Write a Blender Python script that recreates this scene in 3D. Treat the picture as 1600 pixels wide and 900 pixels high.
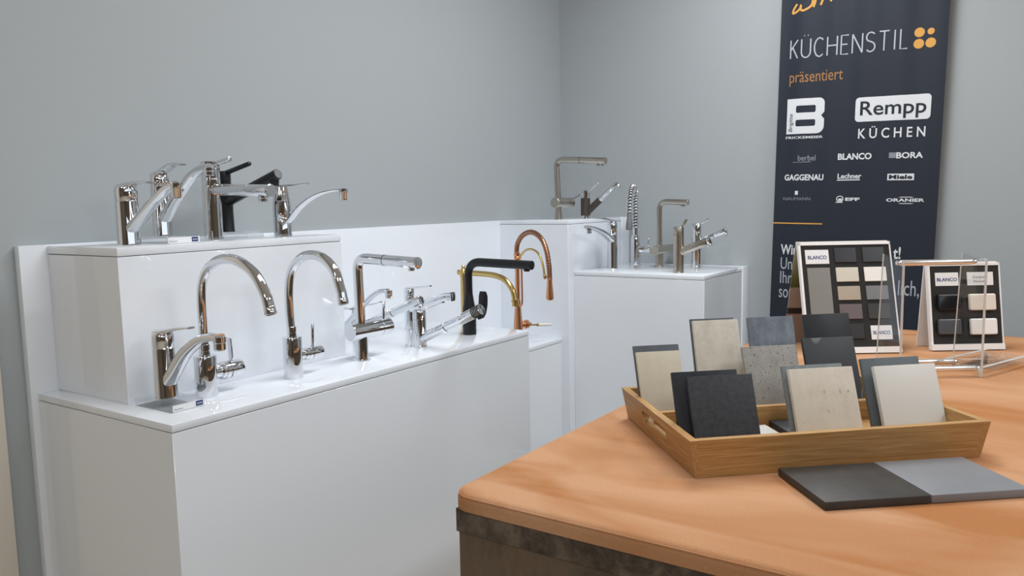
import bpy, bmesh, math, random
from mathutils import Vector, Matrix
random.seed(7)
for o in list(bpy.data.objects): bpy.data.objects.remove(o)
SC = bpy.context.scene
COL = SC.collection
PI = math.pi

# ------------------------------------------------------------------ camera
cam = bpy.data.cameras.new('camera'); camo = bpy.data.objects.new('camera', cam); COL.objects.link(camo)
YAW, PIT, ROL = .5962, .1087, -.0191
fw = Vector((-math.sin(YAW)*math.cos(PIT), math.cos(YAW)*math.cos(PIT), -math.sin(PIT)))
rt = fw.cross(Vector((0, 0, 1))).normalized(); up = rt.cross(fw)
r2 = math.cos(ROL)*rt + math.sin(ROL)*up; u2 = -math.sin(ROL)*rt + math.cos(ROL)*up
m = Matrix((r2, u2, -fw)).transposed().to_4x4(); m.translation = Vector((2.0127, -.8871, 1.3501))
camo.matrix_world = m
cam.sensor_width = 36; cam.lens = 1240.55/1600*36; cam.clip_start = .02
SC.camera = camo
# ------------------------------------------------------------------ exposure, world, lights
SC.view_settings.view_transform = 'Standard'; SC.view_settings.look = 'None'
SC.view_settings.gamma = 1; SC.view_settings.use_curve_mapping = False
SC.view_settings.exposure = 0.38
w = bpy.data.worlds.new('world'); SC.world = w; w.use_nodes = True
w.node_tree.nodes['Background'].inputs[0].default_value = (.85, .92, 1, 1)
w.node_tree.nodes['Background'].inputs[1].default_value = 1.0   # ambient fill added to lift the shaded surfaces, entering from the right-hand side
CEIL = 2.75
LIGHTS = [  # x, y, size x, size y, watt, colour
    (1.35, .20, .30, 1.2, 11, (.95, .98, 1)),
    (1.20, 1.45, .30, 1.2, 20, (.95, .98, 1)),
    (3.00, -2.2, .30, 1.2, 18, (1, .97, .93)),
    (1.60, -3.0, .30, 1.2, 15, (1, .97, .93)),
    (3.40, 1.10, .30, 1.2, 22, (.95, .98, 1)),
]
def area(x, y, sx, sy, wt, c):
    l = bpy.data.lights.new('ceiling_area', 'AREA'); l.shape = 'RECTANGLE'; l.size = sx; l.size_y = sy
    l.energy = wt; l.color = c
    o = bpy.data.objects.new('ceiling_area', l); COL.objects.link(o); o.location = (x, y, CEIL-.045)
for L in LIGHTS: area(*L)

# ------------------------------------------------------------------ helpers
def lin(h):
    c = [int(h[i:i+2], 16)/255 for i in (0, 2, 4)]
    return tuple((x/12.92 if x <= .04045 else ((x+.055)/1.055)**2.4) for x in c) + (1,)
def mat(name, col, rough=.5, metal=0, spec=.5, coat=0, bump=0, bscale=200, trans=0, ior=1.45):
    M = bpy.data.materials.new(name); M.use_nodes = True; nt = M.node_tree; b = nt.nodes['Principled BSDF']
    if isinstance(col, str): col = lin(col)
    b.inputs['Base Color'].default_value = col; b.inputs['Roughness'].default_value = rough
    b.inputs['Metallic'].default_value = metal; b.inputs['Specular IOR Level'].default_value = spec
    b.inputs['Coat Weight'].default_value = coat; b.inputs['Transmission Weight'].default_value = trans; b.inputs['IOR'].default_value = ior
    if bump:
        n = nt.nodes.new('ShaderNodeTexNoise'); n.inputs['Scale'].default_value = bscale; n.inputs['Detail'].default_value = 4
        t = nt.nodes.new('ShaderNodeTexCoord'); nt.links.new(t.outputs['Object'], n.inputs['Vector'])
        bp = nt.nodes.new('ShaderNodeBump'); bp.inputs['Strength'].default_value = bump; bp.inputs['Distance'].default_value = .002
        nt.links.new(n.outputs['Fac'], bp.inputs['Height']); nt.links.new(bp.outputs['Normal'], b.inputs['Normal'])
    return M
def noise_mat(name, stops, scale=(1, 1, 1), nscale=6, detail=6, nrough=.6, dist=0, rough=.5, metal=0, spec=.5, bump=0, bdist=.001, vor=None, speck=None):
    """colour ramp over noise in object space; speck = (scale, threshold, colour) sharp specks"""
    M = mat(name, 'ffffff', rough, metal, spec); nt = M.node_tree; b = nt.nodes['Principled BSDF']
    t = nt.nodes.new('ShaderNodeTexCoord'); mp = nt.nodes.new('ShaderNodeMapping'); mp.inputs['Scale'].default_value = scale
    nt.links.new(t.outputs['Object'], mp.inputs['Vector'])
    n = nt.nodes.new('ShaderNodeTexNoise'); n.inputs['Scale'].default_value = nscale; n.inputs['Detail'].default_value = detail
    n.inputs['Roughness'].default_value = nrough; n.inputs['Distortion'].default_value = dist
    nt.links.new(mp.outputs['Vector'], n.inputs['Vector'])
    r = nt.nodes.new('ShaderNodeValToRGB'); nt.links.new(n.outputs['Fac'], r.inputs['Fac'])
    els = r.color_ramp.elements
    while len(els) < len(stops): els.new(.5)
    for e, (p, c) in zip(els, stops): e.position = p; e.color = lin(c)
    out = r.outputs['Color']
    if speck:
        n2 = nt.nodes.new('ShaderNodeTexNoise'); n2.inputs['Scale'].default_value = speck[0]; n2.inputs['Detail'].default_value = 3
        nt.links.new(mp.outputs['Vector'], n2.inputs['Vector'])
        r2_ = nt.nodes.new('ShaderNodeValToRGB'); r2_.color_ramp.elements[0].position = speck[1]; r2_.color_ramp.elements[1].position = speck[1]+.06
        nt.links.new(n2.outputs['Fac'], r2_.inputs['Fac'])
        mx = nt.nodes.new('ShaderNodeMix'); mx.data_type = 'RGBA'
        nt.links.new(r2_.outputs['Color'], mx.inputs[0]); nt.links.new(out, mx.inputs[6]); mx.inputs[7].default_value = lin(speck[2])
        out = mx.outputs[2]
    nt.links.new(out, b.inputs['Base Color'])
    if bump:
        bp = nt.nodes.new('ShaderNodeBump'); bp.inputs['Strength'].default_value = bump; bp.inputs['Distance'].default_value = bdist
        nt.links.new(n.outputs['Fac'], bp.inputs['Height']); nt.links.new(bp.outputs['Normal'], b.inputs['Normal'])
    return M

class MB:
    def __init__(s): s.b = bmesh.new()
    def _new(s, vs, fs, M=None):
        V = [s.b.verts.new(M @ Vector(v) if M else v) for v in vs]
        for f_ in fs:
            try: s.b.faces.new([V[i] for i in f_])
            except ValueError: pass
        return V
    def box(s, a, b, bevel=0, seg=2, M=None):
        x0, y0, z0 = a; x1, y1, z1 = b; t = bmesh.new()
        V = [t.verts.new(v) for v in ((x0,y0,z0),(x1,y0,z0),(x1,y1,z0),(x0,y1,z0),(x0,y0,z1),(x1,y0,z1),(x1,y1,z1),(x0,y1,z1))]
        for f_ in ((3,2,1,0),(4,5,6,7),(0,1,5,4),(1,2,6,5),(2,3,7,6),(3,0,4,7)): t.faces.new([V[i] for i in f_])
        if bevel: bmesh.ops.bevel(t, geom=list(t.edges), offset=bevel, segments=seg, profile=.5, affect='EDGES')
        s.merge(t, M); return s
    def merge(s, t, M=None):
        t.verts.index_update(); vs = [v.co.copy() for v in t.verts]; fs = [[v.index for v in f_.verts] for f_ in t.faces]
        t.free(); s._new(vs, fs, M)
    def lathe(s, prof, base=(0, 0, 0), axis=(0, 0, 1), seg=40):
        """prof: list of (r, h) along axis; closed at ends if r == 0 there, else capped"""
        ax = Vector(axis).normalized(); q = ax.to_track_quat('Z', 'Y').to_matrix(); B = Vector(base)
        if prof[0][0] > 0: prof = [(0, prof[0][1])] + list(prof)
        if prof[-1][0] > 0: prof = list(prof) + [(0, prof[-1][1])]
        vs, fs, rows = [], [], []
        for r, h in prof:
            if r == 0: rows.append([len(vs)]); vs.append(B + q @ Vector((0, 0, h)))
            else:
                rows.append(list(range(len(vs), len(vs)+seg)))
                for k in range(seg):
                    a = 2*PI*k/seg; vs.append(B + q @ Vector((r*math.cos(a), r*math.sin(a), h)))
        for A, Bq in zip(rows, rows[1:]):
            if len(A) == 1 and len(Bq) == 1: continue
            for k in range(seg):
                k2 = (k+1) % seg
                if len(A) == 1: fs.append((A[0], Bq[k2], Bq[k])[::-1])
                elif len(Bq) == 1: fs.append((A[k], A[k2], Bq[0]))
                else: fs.append((A[k], A[k2], Bq[k2], Bq[k]))
        s._new(vs, fs); return s
    def cyl(s, p0, p1, r0, r1=None, bevel=0, seg=32):
        p0 = Vector(p0); p1 = Vector(p1); L = (p1-p0).length; r1 = r0 if r1 is None else r1; e = min(bevel, L*.45, r0*.9, r1*.9)
        prof = [(r0-e, 0), (r0-.3*e, .3*e), (r0, e), (r1, L-e), (r1-.3*e, L-.3*e), (r1-e, L)] if bevel else [(r0, 0), (r1, L)]
        return s.lathe(prof, p0, p1-p0, seg)
    def sweep(s, path, wid, hei, upv=(0, 0, 1), n=20, power=2.0, round_end=True):
        """superellipse section swept along path. wid across (side axis), hei along the normal; numbers or lists"""
        P = [Vector(p) for p in path]; N = len(P)
        W = [wid]*N if not isinstance(wid, (list, tuple)) else list(wid)
        H = [hei]*N if not isinstance(hei, (list, tuple)) else list(hei)
        vs, rows = [], []; prev = None
        for i in range(N):
            t = (P[min(i+1, N-1)]-P[max(i-1, 0)]).normalized()
            if prev is None:
                u_ = Vector(upv); side = t.cross(u_)
                if side.length < 1e-5: side = t.cross(Vector((0, 1, 0)))
                side.normalize()
            else:
                side = prev - t*prev.dot(t); side.normalize()
            nrm = side.cross(t).normalized(); prev = side
            row = []
            for k in range(n):
                a = 2*PI*k/n; c, d = math.cos(a), math.sin(a)
                cx = math.copysign(abs(c)**(2/power), c); dy = math.copysign(abs(d)**(2/power), d)
                row.append(len(vs)); vs.append(P[i] + side*(cx*W[i]/2) + nrm*(dy*H[i]/2))
            rows.append(row)
        fs = []
        for A, B in zip(rows, rows[1:]):
            for k in range(n): fs.append((A[k], A[(k+1) % n], B[(k+1) % n], B[k])[::-1])
        fs.append(rows[0]); fs.append(rows[-1][::-1])
        s._new(vs, fs); return s
    def tube(s, path, r, n=24):
        R = [2*x for x in r] if isinstance(r, (list, tuple)) else 2*r
        return s.sweep(path, R, R, n=n)
    def build(s, name, m_, parent=None, sharp=38, M=None):
        b = s.b
        if M: b.transform(M)
        bmesh.ops.recalc_face_normals(b, faces=list(b.faces))
        lim = math.radians(sharp)
        for f_ in b.faces: f_.smooth = True
        for e in b.edges:
            if len(e.link_faces) == 2 and e.calc_face_angle(0) > lim: e.smooth = False
        me = bpy.data.meshes.new(name); b.to_mesh(me); b.free(); me.materials.append(m_)
        o = bpy.data.objects.new(name, me); COL.objects.link(o)
        if parent: o.parent = parent
        return o
def smooth(pts, n=10):
    """Catmull-Rom through the points"""
    P = [Vector(p) for p in pts]; P = [2*P[0]-P[1]] + P + [2*P[-1]-P[-2]]; out = []
    for i in range(1, len(P)-2):
        for k in range(n):
            t = k/n; a, b, c, d = P[i-1], P[i], P[i+1], P[i+2]
            out.append(.5*((2*b)+(c-a)*t+(2*a-5*b+4*c-d)*t*t+(3*b-a-3*c+d)*t**3))
    out.append(P[-2]); return out
def lerp_list(vals, N):
    out = []
    for i in range(N):
        x = i/(N-1)*(len(vals)-1); k = min(int(x), len(vals)-2); out.append(vals[k]*(1-(x-k))+vals[k+1]*(x-k))
    return out
def bent(pts, r, n=8):
    """polyline with each inner corner rounded by radius r"""
    P = [Vector(p) for p in pts]; out = [P[0]]
    for i in range(1, len(P)-1):
        a = (P[i-1]-P[i]).normalized(); b = (P[i+1]-P[i]).normalized()
        d = min(r, .48*(P[i-1]-P[i]).length, .48*(P[i+1]-P[i]).length)
        p0 = P[i]+a*d; p1 = P[i]+b*d
        for k in range(n+1):
            t = k/n; out.append((1-t)**2*p0+2*t*(1-t)*P[i]+t*t*p1)
    out.append(P[-1])
    return out
def tag(o, label, cat, group=None):
    o['label'] = label; o['category'] = cat
    if group: o['group'] = group
    return o
def empty(name, loc, rz=0, label=None, cat=None, group=None):
    o = bpy.data.objects.new(name, None); COL.objects.link(o); o.location = loc; o.rotation_euler = (0, 0, rz); o.empty_display_size = .05
    if label: tag(o, label, cat, group)
    return o
def struct(name, mb, m_, **k):
    o = mb.build(name, m_, **k); o['kind'] = 'structure'; return o
def extrude_shape(outer, holes, depth):
    """2D outline with holes -> bmesh slab in the xy plane, 0..depth along z"""
    cu = bpy.data.curves.new('tmp', 'CURVE'); cu.dimensions = '2D'; cu.fill_mode = 'BOTH'; cu.extrude = depth/2
    for pts in [outer]+list(holes):
        sp = cu.splines.new('POLY'); sp.points.add(len(pts)-1)
        for p, q in zip(sp.points, pts): p.co = (q[0], q[1], 0, 1)
        sp.use_cyclic_u = True
    ob = bpy.data.objects.new('tmp', cu); COL.objects.link(ob)
    me = bpy.data.meshes.new_from_object(ob); bpy.data.objects.remove(ob); bpy.data.curves.remove(cu)
    b = bmesh.new(); b.from_mesh(me); bpy.data.meshes.remove(me)
    bmesh.ops.remove_doubles(b, verts=list(b.verts), dist=1e-6)
    bmesh.ops.translate(b, verts=list(b.verts), vec=(0, 0, depth/2))
    return b
def rrect(x0, y0, x1, y1, r, n=6):
    out = []
    for cx, cy, a0 in ((x1-r, y0+r, -90), (x1-r, y1-r, 0), (x0+r, y1-r, 90), (x0+r, y0+r, 180)):
        for k in range(n+1):
            a = math.radians(a0+90*k/n); out.append((cx+r*math.cos(a), cy+r*math.sin(a)))
    return out
def text_bm(body, bx, bold=0, shear=0, depth=.0006, keep=False):
    """lettering fitted to the box bx = (x0, y0, x1, y1), in the xy plane"""
    cu = bpy.data.curves.new('tmp', 'FONT'); cu.body = body; cu.offset = bold; cu.shear = shear; cu.extrude = .0001; cu.size = 1; cu.resolution_u = 3
    ob = bpy.data.objects.new('tmp', cu); COL.objects.link(ob)
    me = bpy.data.meshes.new_from_object(ob); bpy.data.objects.remove(ob); bpy.data.curves.remove(cu)
    b = bmesh.new(); b.from_mesh(me); bpy.data.meshes.remove(me)
    xs = [v.co.x for v in b.verts]; ys = [v.co.y for v in b.verts]
    x0, x1, y0, y1 = min(xs), max(xs), min(ys), max(ys)
    sx = (bx[2]-bx[0])/(x1-x0); sy = (bx[3]-bx[1])/(y1-y0)
    if keep: sx = sy
    for v in b.verts: v.co = Vector((bx[0]+(v.co.x-x0)*sx, bx[1]+(v.co.y-y0)*sy, depth if v.co.z > 0 else 0))
    return b
def stroke_bm(lines, r, h):
    """flat round-ended strokes in the xy plane"""
    mb = MB()
    for L in lines:
        P = [Vector((p[0], p[1], h/2)) for p in L]
        mb.sweep(P, 2*r, h, n=8, power=6)
    return mb

# ------------------------------------------------------------------ materials
WALL = mat('wall_paint', 'a9afb2', .75, bump=.05, bscale=400)
WALLB = mat('back_wall_paint', 'a9afb2', .75, bump=.05, bscale=400)
TAUPE = mat('taupe_paint', '6e6255', .8)
BEIGE = mat('beige_door_paint', 'dcd4c8', .6)
CEILM = mat('ceiling_paint', 'e8e8e6', .8)
FLOORM = noise_mat('pale_oak_floor', [(.3, 'b3a896'), (.7, 'c8bda9')], scale=(1, 8, 1), nscale=4, rough=.4)
GLOSSW = mat('white_gloss_laminate', 'ebf0f7', .045, spec=.5)
GAP = mat('shadow_gap_board', '55565a', .6)
LAMPW = mat('lamp_housing_white', 'dddddd', .4)
CHROME = mat('polished_chrome', (.77, .78, .80, 1), .035, 1)
STEEL = noise_mat('brushed_steel', [(.3, 'b3ada2'), (.7, 'c2bcb1')], scale=(1, 1, 30), nscale=30, rough=.27, metal=1)
BLACKM = mat('matt_black_coating', '17181b', .38, bump=.03, bscale=900)
BLACKR = mat('black_rubber', '141416', .55)
BROWNM = mat('brown_granite_coating', '4a403b', .5, bump=.15, bscale=700)
BRASS = mat('aged_brass', (.60, .43, .17, 1), .22, 1)
COPPER = mat('brushed_copper', (.72, .36, .20, 1), .25, 1)
COPPERD = mat('dark_copper_hose', (.36, .18, .11, 1), .33, 1)
PORC = mat('white_porcelain', 'e9e4da', .15)
GREYTIP = mat('grey_spray_plastic', '6c6f70', .45)
def clear_sheet():
    M = bpy.data.materials.new('clear_acrylic_sheet'); M.use_nodes = True; nt = M.node_tree; nt.nodes.remove(nt.nodes['Principled BSDF'])
    out = nt.nodes['Material Output']; tr = nt.nodes.new('ShaderNodeBsdfTransparent'); tr.inputs[0].default_value = (.975, .98, .98, 1)
    gl = nt.nodes.new('ShaderNodeBsdfGlossy'); gl.inputs['Roughness'].default_value = .02
    lw = nt.nodes.new('ShaderNodeLayerWeight'); lw.inputs[0].default_value = .2
    fr = nt.nodes.new('ShaderNodeMapRange'); fr.inputs['To Min'].default_value = .03; fr.inputs['To Max'].default_value = .16; nt.links.new(lw.outputs['Facing'], fr.inputs['Value'])
    mx = nt.nodes.new('ShaderNodeMixShader'); nt.links.new(fr.outputs[0], mx.inputs[0]); nt.links.new(tr.outputs[0], mx.inputs[1]); nt.links.new(gl.outputs[0], mx.inputs[2])
    nt.links.new(mx.outputs[0], out.inputs[0]); return M
SHEET = clear_sheet()
def clear_block():
    M = clear_sheet(); M.name = 'clear_acrylic_block'; nt = M.node_tree; out = nt.nodes['Material Output']
    g = nt.nodes.new('ShaderNodeBsdfGlass'); g.inputs['IOR'].default_value = 1.3; g.inputs['Roughness'].default_value = .01; g.inputs['Color'].default_value = (.97, .98, .985, 1)
    old = out.inputs[0].links[0].from_socket; mx = nt.nodes.new('ShaderNodeMixShader'); mx.inputs[0].default_value = .22
    nt.links.new(old, mx.inputs[1]); nt.links.new(g.outputs[0], mx.inputs[2]); nt.links.new(mx.outputs[0], out.inputs[0]); return M
ACRYL = clear_block()
EDGE = mat('polished_acrylic_edge', 'ecebe8', .2, trans=.35)
PAPER = mat('white_card', 'eef0f2', .6)
BLUE = mat('deep_blue_print', '1f3470', .5)
GREYTXT = mat('grey_print', '7d8084', .6)
ALU = mat('satin_aluminium', (.92, .90, .87, 1), .30, 1)
NAVY = mat('navy_banner_fabric', '1e2532', .62, bump=.04, bscale=500)
ORANGE = mat('orange_print', 'd9a04f', .6)
ORANGED = mat('dark_orange_print', 'a9784a', .6)
WHITEP = mat('white_print', 'dde0e4', .6)
SILVERP = mat('silver_print', 'b4b9c1', .6)
GREYP = mat('grey_banner_print', '8a8e97', .6)
NAVYP = mat('navy_print', '1e2532', .6)
FOAM = mat('black_foam', '2d2d2c', .9, bump=.3, bscale=900)
SLOT = mat('dark_recess', '0d0d0e', .8)
STANDW = mat('white_display_card', 'f3f3f3', .35)

def felt():
    M = mat('copper_felt', 'c98f66', .9, spec=.15); nt = M.node_tree; b = nt.nodes['Principled BSDF']
    t = nt.nodes.new('ShaderNodeTexCoord'); mp = nt.nodes.new('ShaderNodeMapping'); mp.inputs['Scale'].default_value = (1.6, 3.6, 1)
    mp.inputs['Rotation'].default_value = (0, 0, .12)
    nt.links.new(t.outputs['Object'], mp.inputs['Vector'])
    n = nt.nodes.new('ShaderNodeTexNoise'); n.inputs['Scale'].default_value = 1.6; n.inputs['Detail'].default_value = 3; n.inputs['Distortion'].default_value = .8
    nt.links.new(mp.outputs['Vector'], n.inputs['Vector'])
    r = nt.nodes.new('ShaderNodeValToRGB'); e = r.color_ramp.elements
    e[0].position = .36; e[0].color = lin('ab7853'); e[1].position = .6; e[1].color = lin('c3997a')
    # the nap is brushed the other way in a strip along the front edge
    sp = nt.nodes.new('ShaderNodeSeparateXYZ'); nt.links.new(t.outputs['Object'], sp.inputs[0])
    mr = nt.nodes.new('ShaderNodeMapRange'); nt.links.new(sp.outputs['Y'], mr.inputs['Value'])
    for k_, v_ in (('From Min', .055), ('From Max', .066), ('To Min', .10), ('To Max', -.02)): mr.inputs[k_].default_value = v_
    ad = nt.nodes.new('ShaderNodeMath'); nt.links.new(n.outputs['Fac'], ad.inputs[0]); nt.links.new(mr.outputs[0], ad.inputs[1])
    nt.links.new(ad.outputs[0], r.inputs['Fac'])
    n2 = nt.nodes.new('ShaderNodeTexNoise'); n2.inputs['Scale'].default_value = 420; nt.links.new(t.outputs['Object'], n2.inputs['Vector'])
    mx = nt.nodes.new('ShaderNodeMix'); mx.data_type = 'RGBA'; mx.blend_type = 'OVERLAY'; mx.inputs[0].default_value = .22
    nt.links.new(r.outputs['Color'], mx.inputs[6]); nt.links.new(n2.outputs['Color'], mx.inputs[7])
    hs = nt.nodes.new('ShaderNodeHueSaturation'); hs.inputs['Saturation'].default_value = 1.07
    nt.links.new(mx.outputs[2], hs.inputs['Color']); nt.links.new(hs.outputs['Color'], b.inputs['Base Color'])
    b.inputs['Sheen Weight'].default_value = .35; b.inputs['Sheen Roughness'].default_value = .4; b.inputs['Sheen Tint'].default_value = lin('e8b48c')
    bp = nt.nodes.new('ShaderNodeBump'); bp.inputs['Strength'].default_value = .25; bp.inputs['Distance'].default_value = .0015
    nt.links.new(n2.outputs['Fac'], bp.inputs['Height']); nt.links.new(bp.outputs['Normal'], b.inputs['Normal'])
    return M
FELT = felt()
RUST = noise_mat('rusted_metal_laminate', [(.34, '3e352c'), (.46, '63564a'), (.56, '725f4d'), (.66, '8f5f30'), (.72, 'a8682c')], scale=(1.3, 1.3, .6), nscale=7, detail=10, nrough=.7, dist=.6, rough=.42, spec=.3)
RUSTB = noise_mat('dark_metal_laminate', [(.36, '3d362f'), (.5, '5a5046'), (.64, '786a5c')], nscale=24, detail=8, nrough=.7, dist=.5, rough=.42, spec=.3)
def oak(name, sc):
    return noise_mat(name, [(.3, '9c7343'), (.5, 'b08856'), (.7, 'c5a06e')], scale=sc, nscale=5, detail=9, nrough=.62, dist=.5, rough=.45, spec=.35, bump=.08)
OAKX = oak('oak_grain_lengthways', (2.2, 70, 70)); OAKY = oak('oak_grain_crossways', (60, 2.2, 60)); OAKEND = oak('oak_end_grain', (60, 20, 9))

# ------------------------------------------------------------------ room shell
YB = 2.53
struct('floor', MB().box((-.1, -4.6, -.1), (5.7, YB+.1, 0)), FLOORM)
struct('ceiling', MB().box((-.1, -4.6, CEIL), (5.7, YB+.1, CEIL+.1)), CEILM)
struct('wall_left', MB().box((-.1, -4.6, 0), (0, YB+.1, CEIL)), WALL)
struct('wall_back', MB().box((0, YB, 0), (5.7, YB+.1, CEIL)), WALLB)
struct('dark_reflection_wall', MB().box((5.3, -4.5, 0), (5.4, YB, 1.95)), TAUPE)  # low dark partition added out of view so the chrome reflects darker tones
struct('wall_front', MB().box((-.1, -4.6, 0), (5.7, -4.5, CEIL)), TAUPE)
d1 = MB(); d1.box((0.0, -1.02, 0), (.014, -.056, 2.08), .002)
struct('door_1', d1, BEIGE)
struct('baseboard_back', MB().box((.97, YB-.014, 0), (5.6, YB, .07), .002), LAMPW)

# ceiling lamps (they carry the light above the frame)
for i, (x, y, sx, sy, wt, c) in enumerate(LIGHTS):
    t = empty('ceiling_light', (x, y, CEIL), 0, ['long ceiling light above the near end of the aisle', 'long ceiling light above the far end of the aisle', 'long ceiling light behind the viewer on the right', 'long ceiling light behind the viewer on the left', 'long ceiling light on the far right of the room'][i], 'ceiling light', 'ceiling lights')
    MB().box((-sx/2-.03, -sy/2-.03, -.035), (sx/2+.03, sy/2+.03, 0), .004).build('housing', LAMPW, t)

# ------------------------------------------------------------------ white plinths
def plinth(label, x0, y0, x1, y1, z0, z1, th, gap=.0016):
    t = empty('display_plinth', (x0, y0, z0), 0, label, 'plinth', 'white gloss plinths')
    X, Y, H = x1-x0, y1-y0, z1-z0
    MB().box((0, 0, 0), (X, Y, H-th-gap), .0008, 1).build('body', GLOSSW, t)
    MB().box((.003, .003, H-th-gap), (X-.003, Y-.003, H-th), 0).build('shadow_joint', GAP, t)['label'] = 'dark joint under the top board'
    MB().box((0, 0, H-th), (X, Y, H), .0012, 2).build('top_board', GLOSSW, t)
    return t
def board(label, a, b):
    return tag(MB().box(a, b, .001, 2).build('backing_panel', GLOSSW), label, 'panel', 'white backing panels')
ZL, ZP = .915, 1.268
XC, YC = 1.9616, .3643
board('long white gloss backing panel standing against the left wall', (.0005, 0, 0), (.0238, XC-.0004, ZP))
plinth('largest white gloss plinth, its long low top carrying the front row of taps', .0240, .0155, .5669, 1.3389, 0, ZL, .0162)
plinth('white gloss box stacked on the left end of the long low plinth', .0240, .0634, .328, .727, ZL, 1.265, .0186)
plinth('lowest white plinth, between the long plinth and the corner block', .0240, 1.3393, .3272, XC-.0004, 0, .773, .0162)
plinth('tall white corner block carrying the brushed steel tap and the brown tap', .0005, XC, YC, 2.455, 0, ZP, .0162)
board('tall narrow white panel behind the corner block', (.0005, 2.4555, 0), (YC+.004, YB-.0005, ZP))
plinth('white gloss plinth right of the corner block, below the banner side', YC+.0005, 2.0073, .9323, 2.455, 0, ZL+.1384, .0162)
board('low white panel behind the right-hand plinth', (YC+.0045, 2.4555, 0), (.9363, YB-.0005, ZL+.1384))

# ------------------------------------------------------------------ taps
def X2(pts): return [(u, 0, z) for u, z in pts]
TAPS = 'taps on the white plinths'
def tap(loc, label, deg=0):
    return empty('kitchen_faucet', loc, math.radians(deg), label, 'tap', TAPS)
def round_body(t, prof, m_=CHROME, name='body'):
    return MB().lathe(prof).build(name, m_, t, sharp=30)
def nozzle(t, x, z, z2, r, m_=CHROME, name='aerator', y=0):
    o = MB().lathe([(r*.8, 0), (r, -.0015), (r, (z2-z)*.45), (r*.93, (z2-z)*.5), (r*.93, (z2-z)*.94), (r*.85, z2-z)], (x, y, z)).build(name, m_, t, sharp=30)
    MB().lathe([(r*.78, 0), (r*.78, .0008)], (x, y, z2-.0007)).build('outlet', BLACKR, o)
    return o
def flat_lever(t, r, z0, tip, m_=CHROME, w=(.036, .030, .018), th=(.018, .009, .005), rise=.0):
    P = smooth([(-r*.5, 0, z0-.003), (r*.5, 0, z0+.001+rise*.3), ((r+tip[0])*.5, 0, (z0+tip[1])/2+rise), (tip[0], 0, tip[1])], 8)
    return MB().sweep(P, lerp_list(w, len(P)), lerp_list(th, len(P)), n=20, power=3).build('lever', m_, t, sharp=50)
def pin_lever(t, p0, p1, r, m_=CHROME):
    return MB().cyl(p0, p1, r, r*1.06, .0012, 20).build('lever', m_, t)

def curved_mixer(loc, label, r, zs, zt, lever, path, ws, hs, noz, deg=0, rise=.004):
    t = tap(loc, label, deg)
    round_body(t, [(r*1.02, 0), (r*1.02, .003), (r, .005), (r*.985, zs-.0012), (r*.95, zs)])
    MB().lathe([(r*.95, zs), (r*.98, zs+.0012), (r*.985, zt-.010), (r*.94, zt-.003), (r*.8, zt)]).build('cap', CHROME, t, sharp=40)
    flat_lever(t, r, zt, lever, rise=rise)
    P = smooth(X2(path), 8)
    s = MB().sweep(P, lerp_list(ws, len(P)), lerp_list(hs, len(P)), n=28, power=2.6).build('spout', CHROME, t, sharp=50)
    nozzle(t, noz[0], noz[1], noz[2], noz[3])
    return t
def acrylic_block(loc, sx, sy, h, label, card=True):
    t = empty('label_block', loc, 0, label, 'label block')
    MB().box((0, 0, 0), (sx, sy, h), .0008, 2).build('block', ACRYL, t)
    if card:
        c = MB().box((sx+.0002, .004, .0012), (sx+.0007, sy-.001, h-.0015)).build('card', PAPER, t); c['label'] = 'white name strip'
        Mx = Matrix(((0, 0, 1, sx+.0008), (1, 0, 0, 0), (0, 1, 0, 0), (0, 0, 0, 1)))
        b = MB(); b.merge(text_bm('Eurosmart', (.008, h*.30, .028, h*.46), depth=.0003), Mx); b.build('lettering', GREYTXT, c)
        b = MB(); b.box((sx+.0007, sy-.0235, h*.20), (sx+.0010, sy-.006, h*.84)); lg = b.build('logo', BLUE, c); lg['label'] = 'dark blue emblem'
        b = MB(); Mx2 = Mx.copy(); Mx2[0][3] = sx+.00115
        b.merge(text_bm('GROHE', (sy-.0215, h*.40, sy-.008, h*.62), bold=.02, depth=.0002), Mx2); b.build('logo_lettering', WHITEP, c)
    return t
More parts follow.
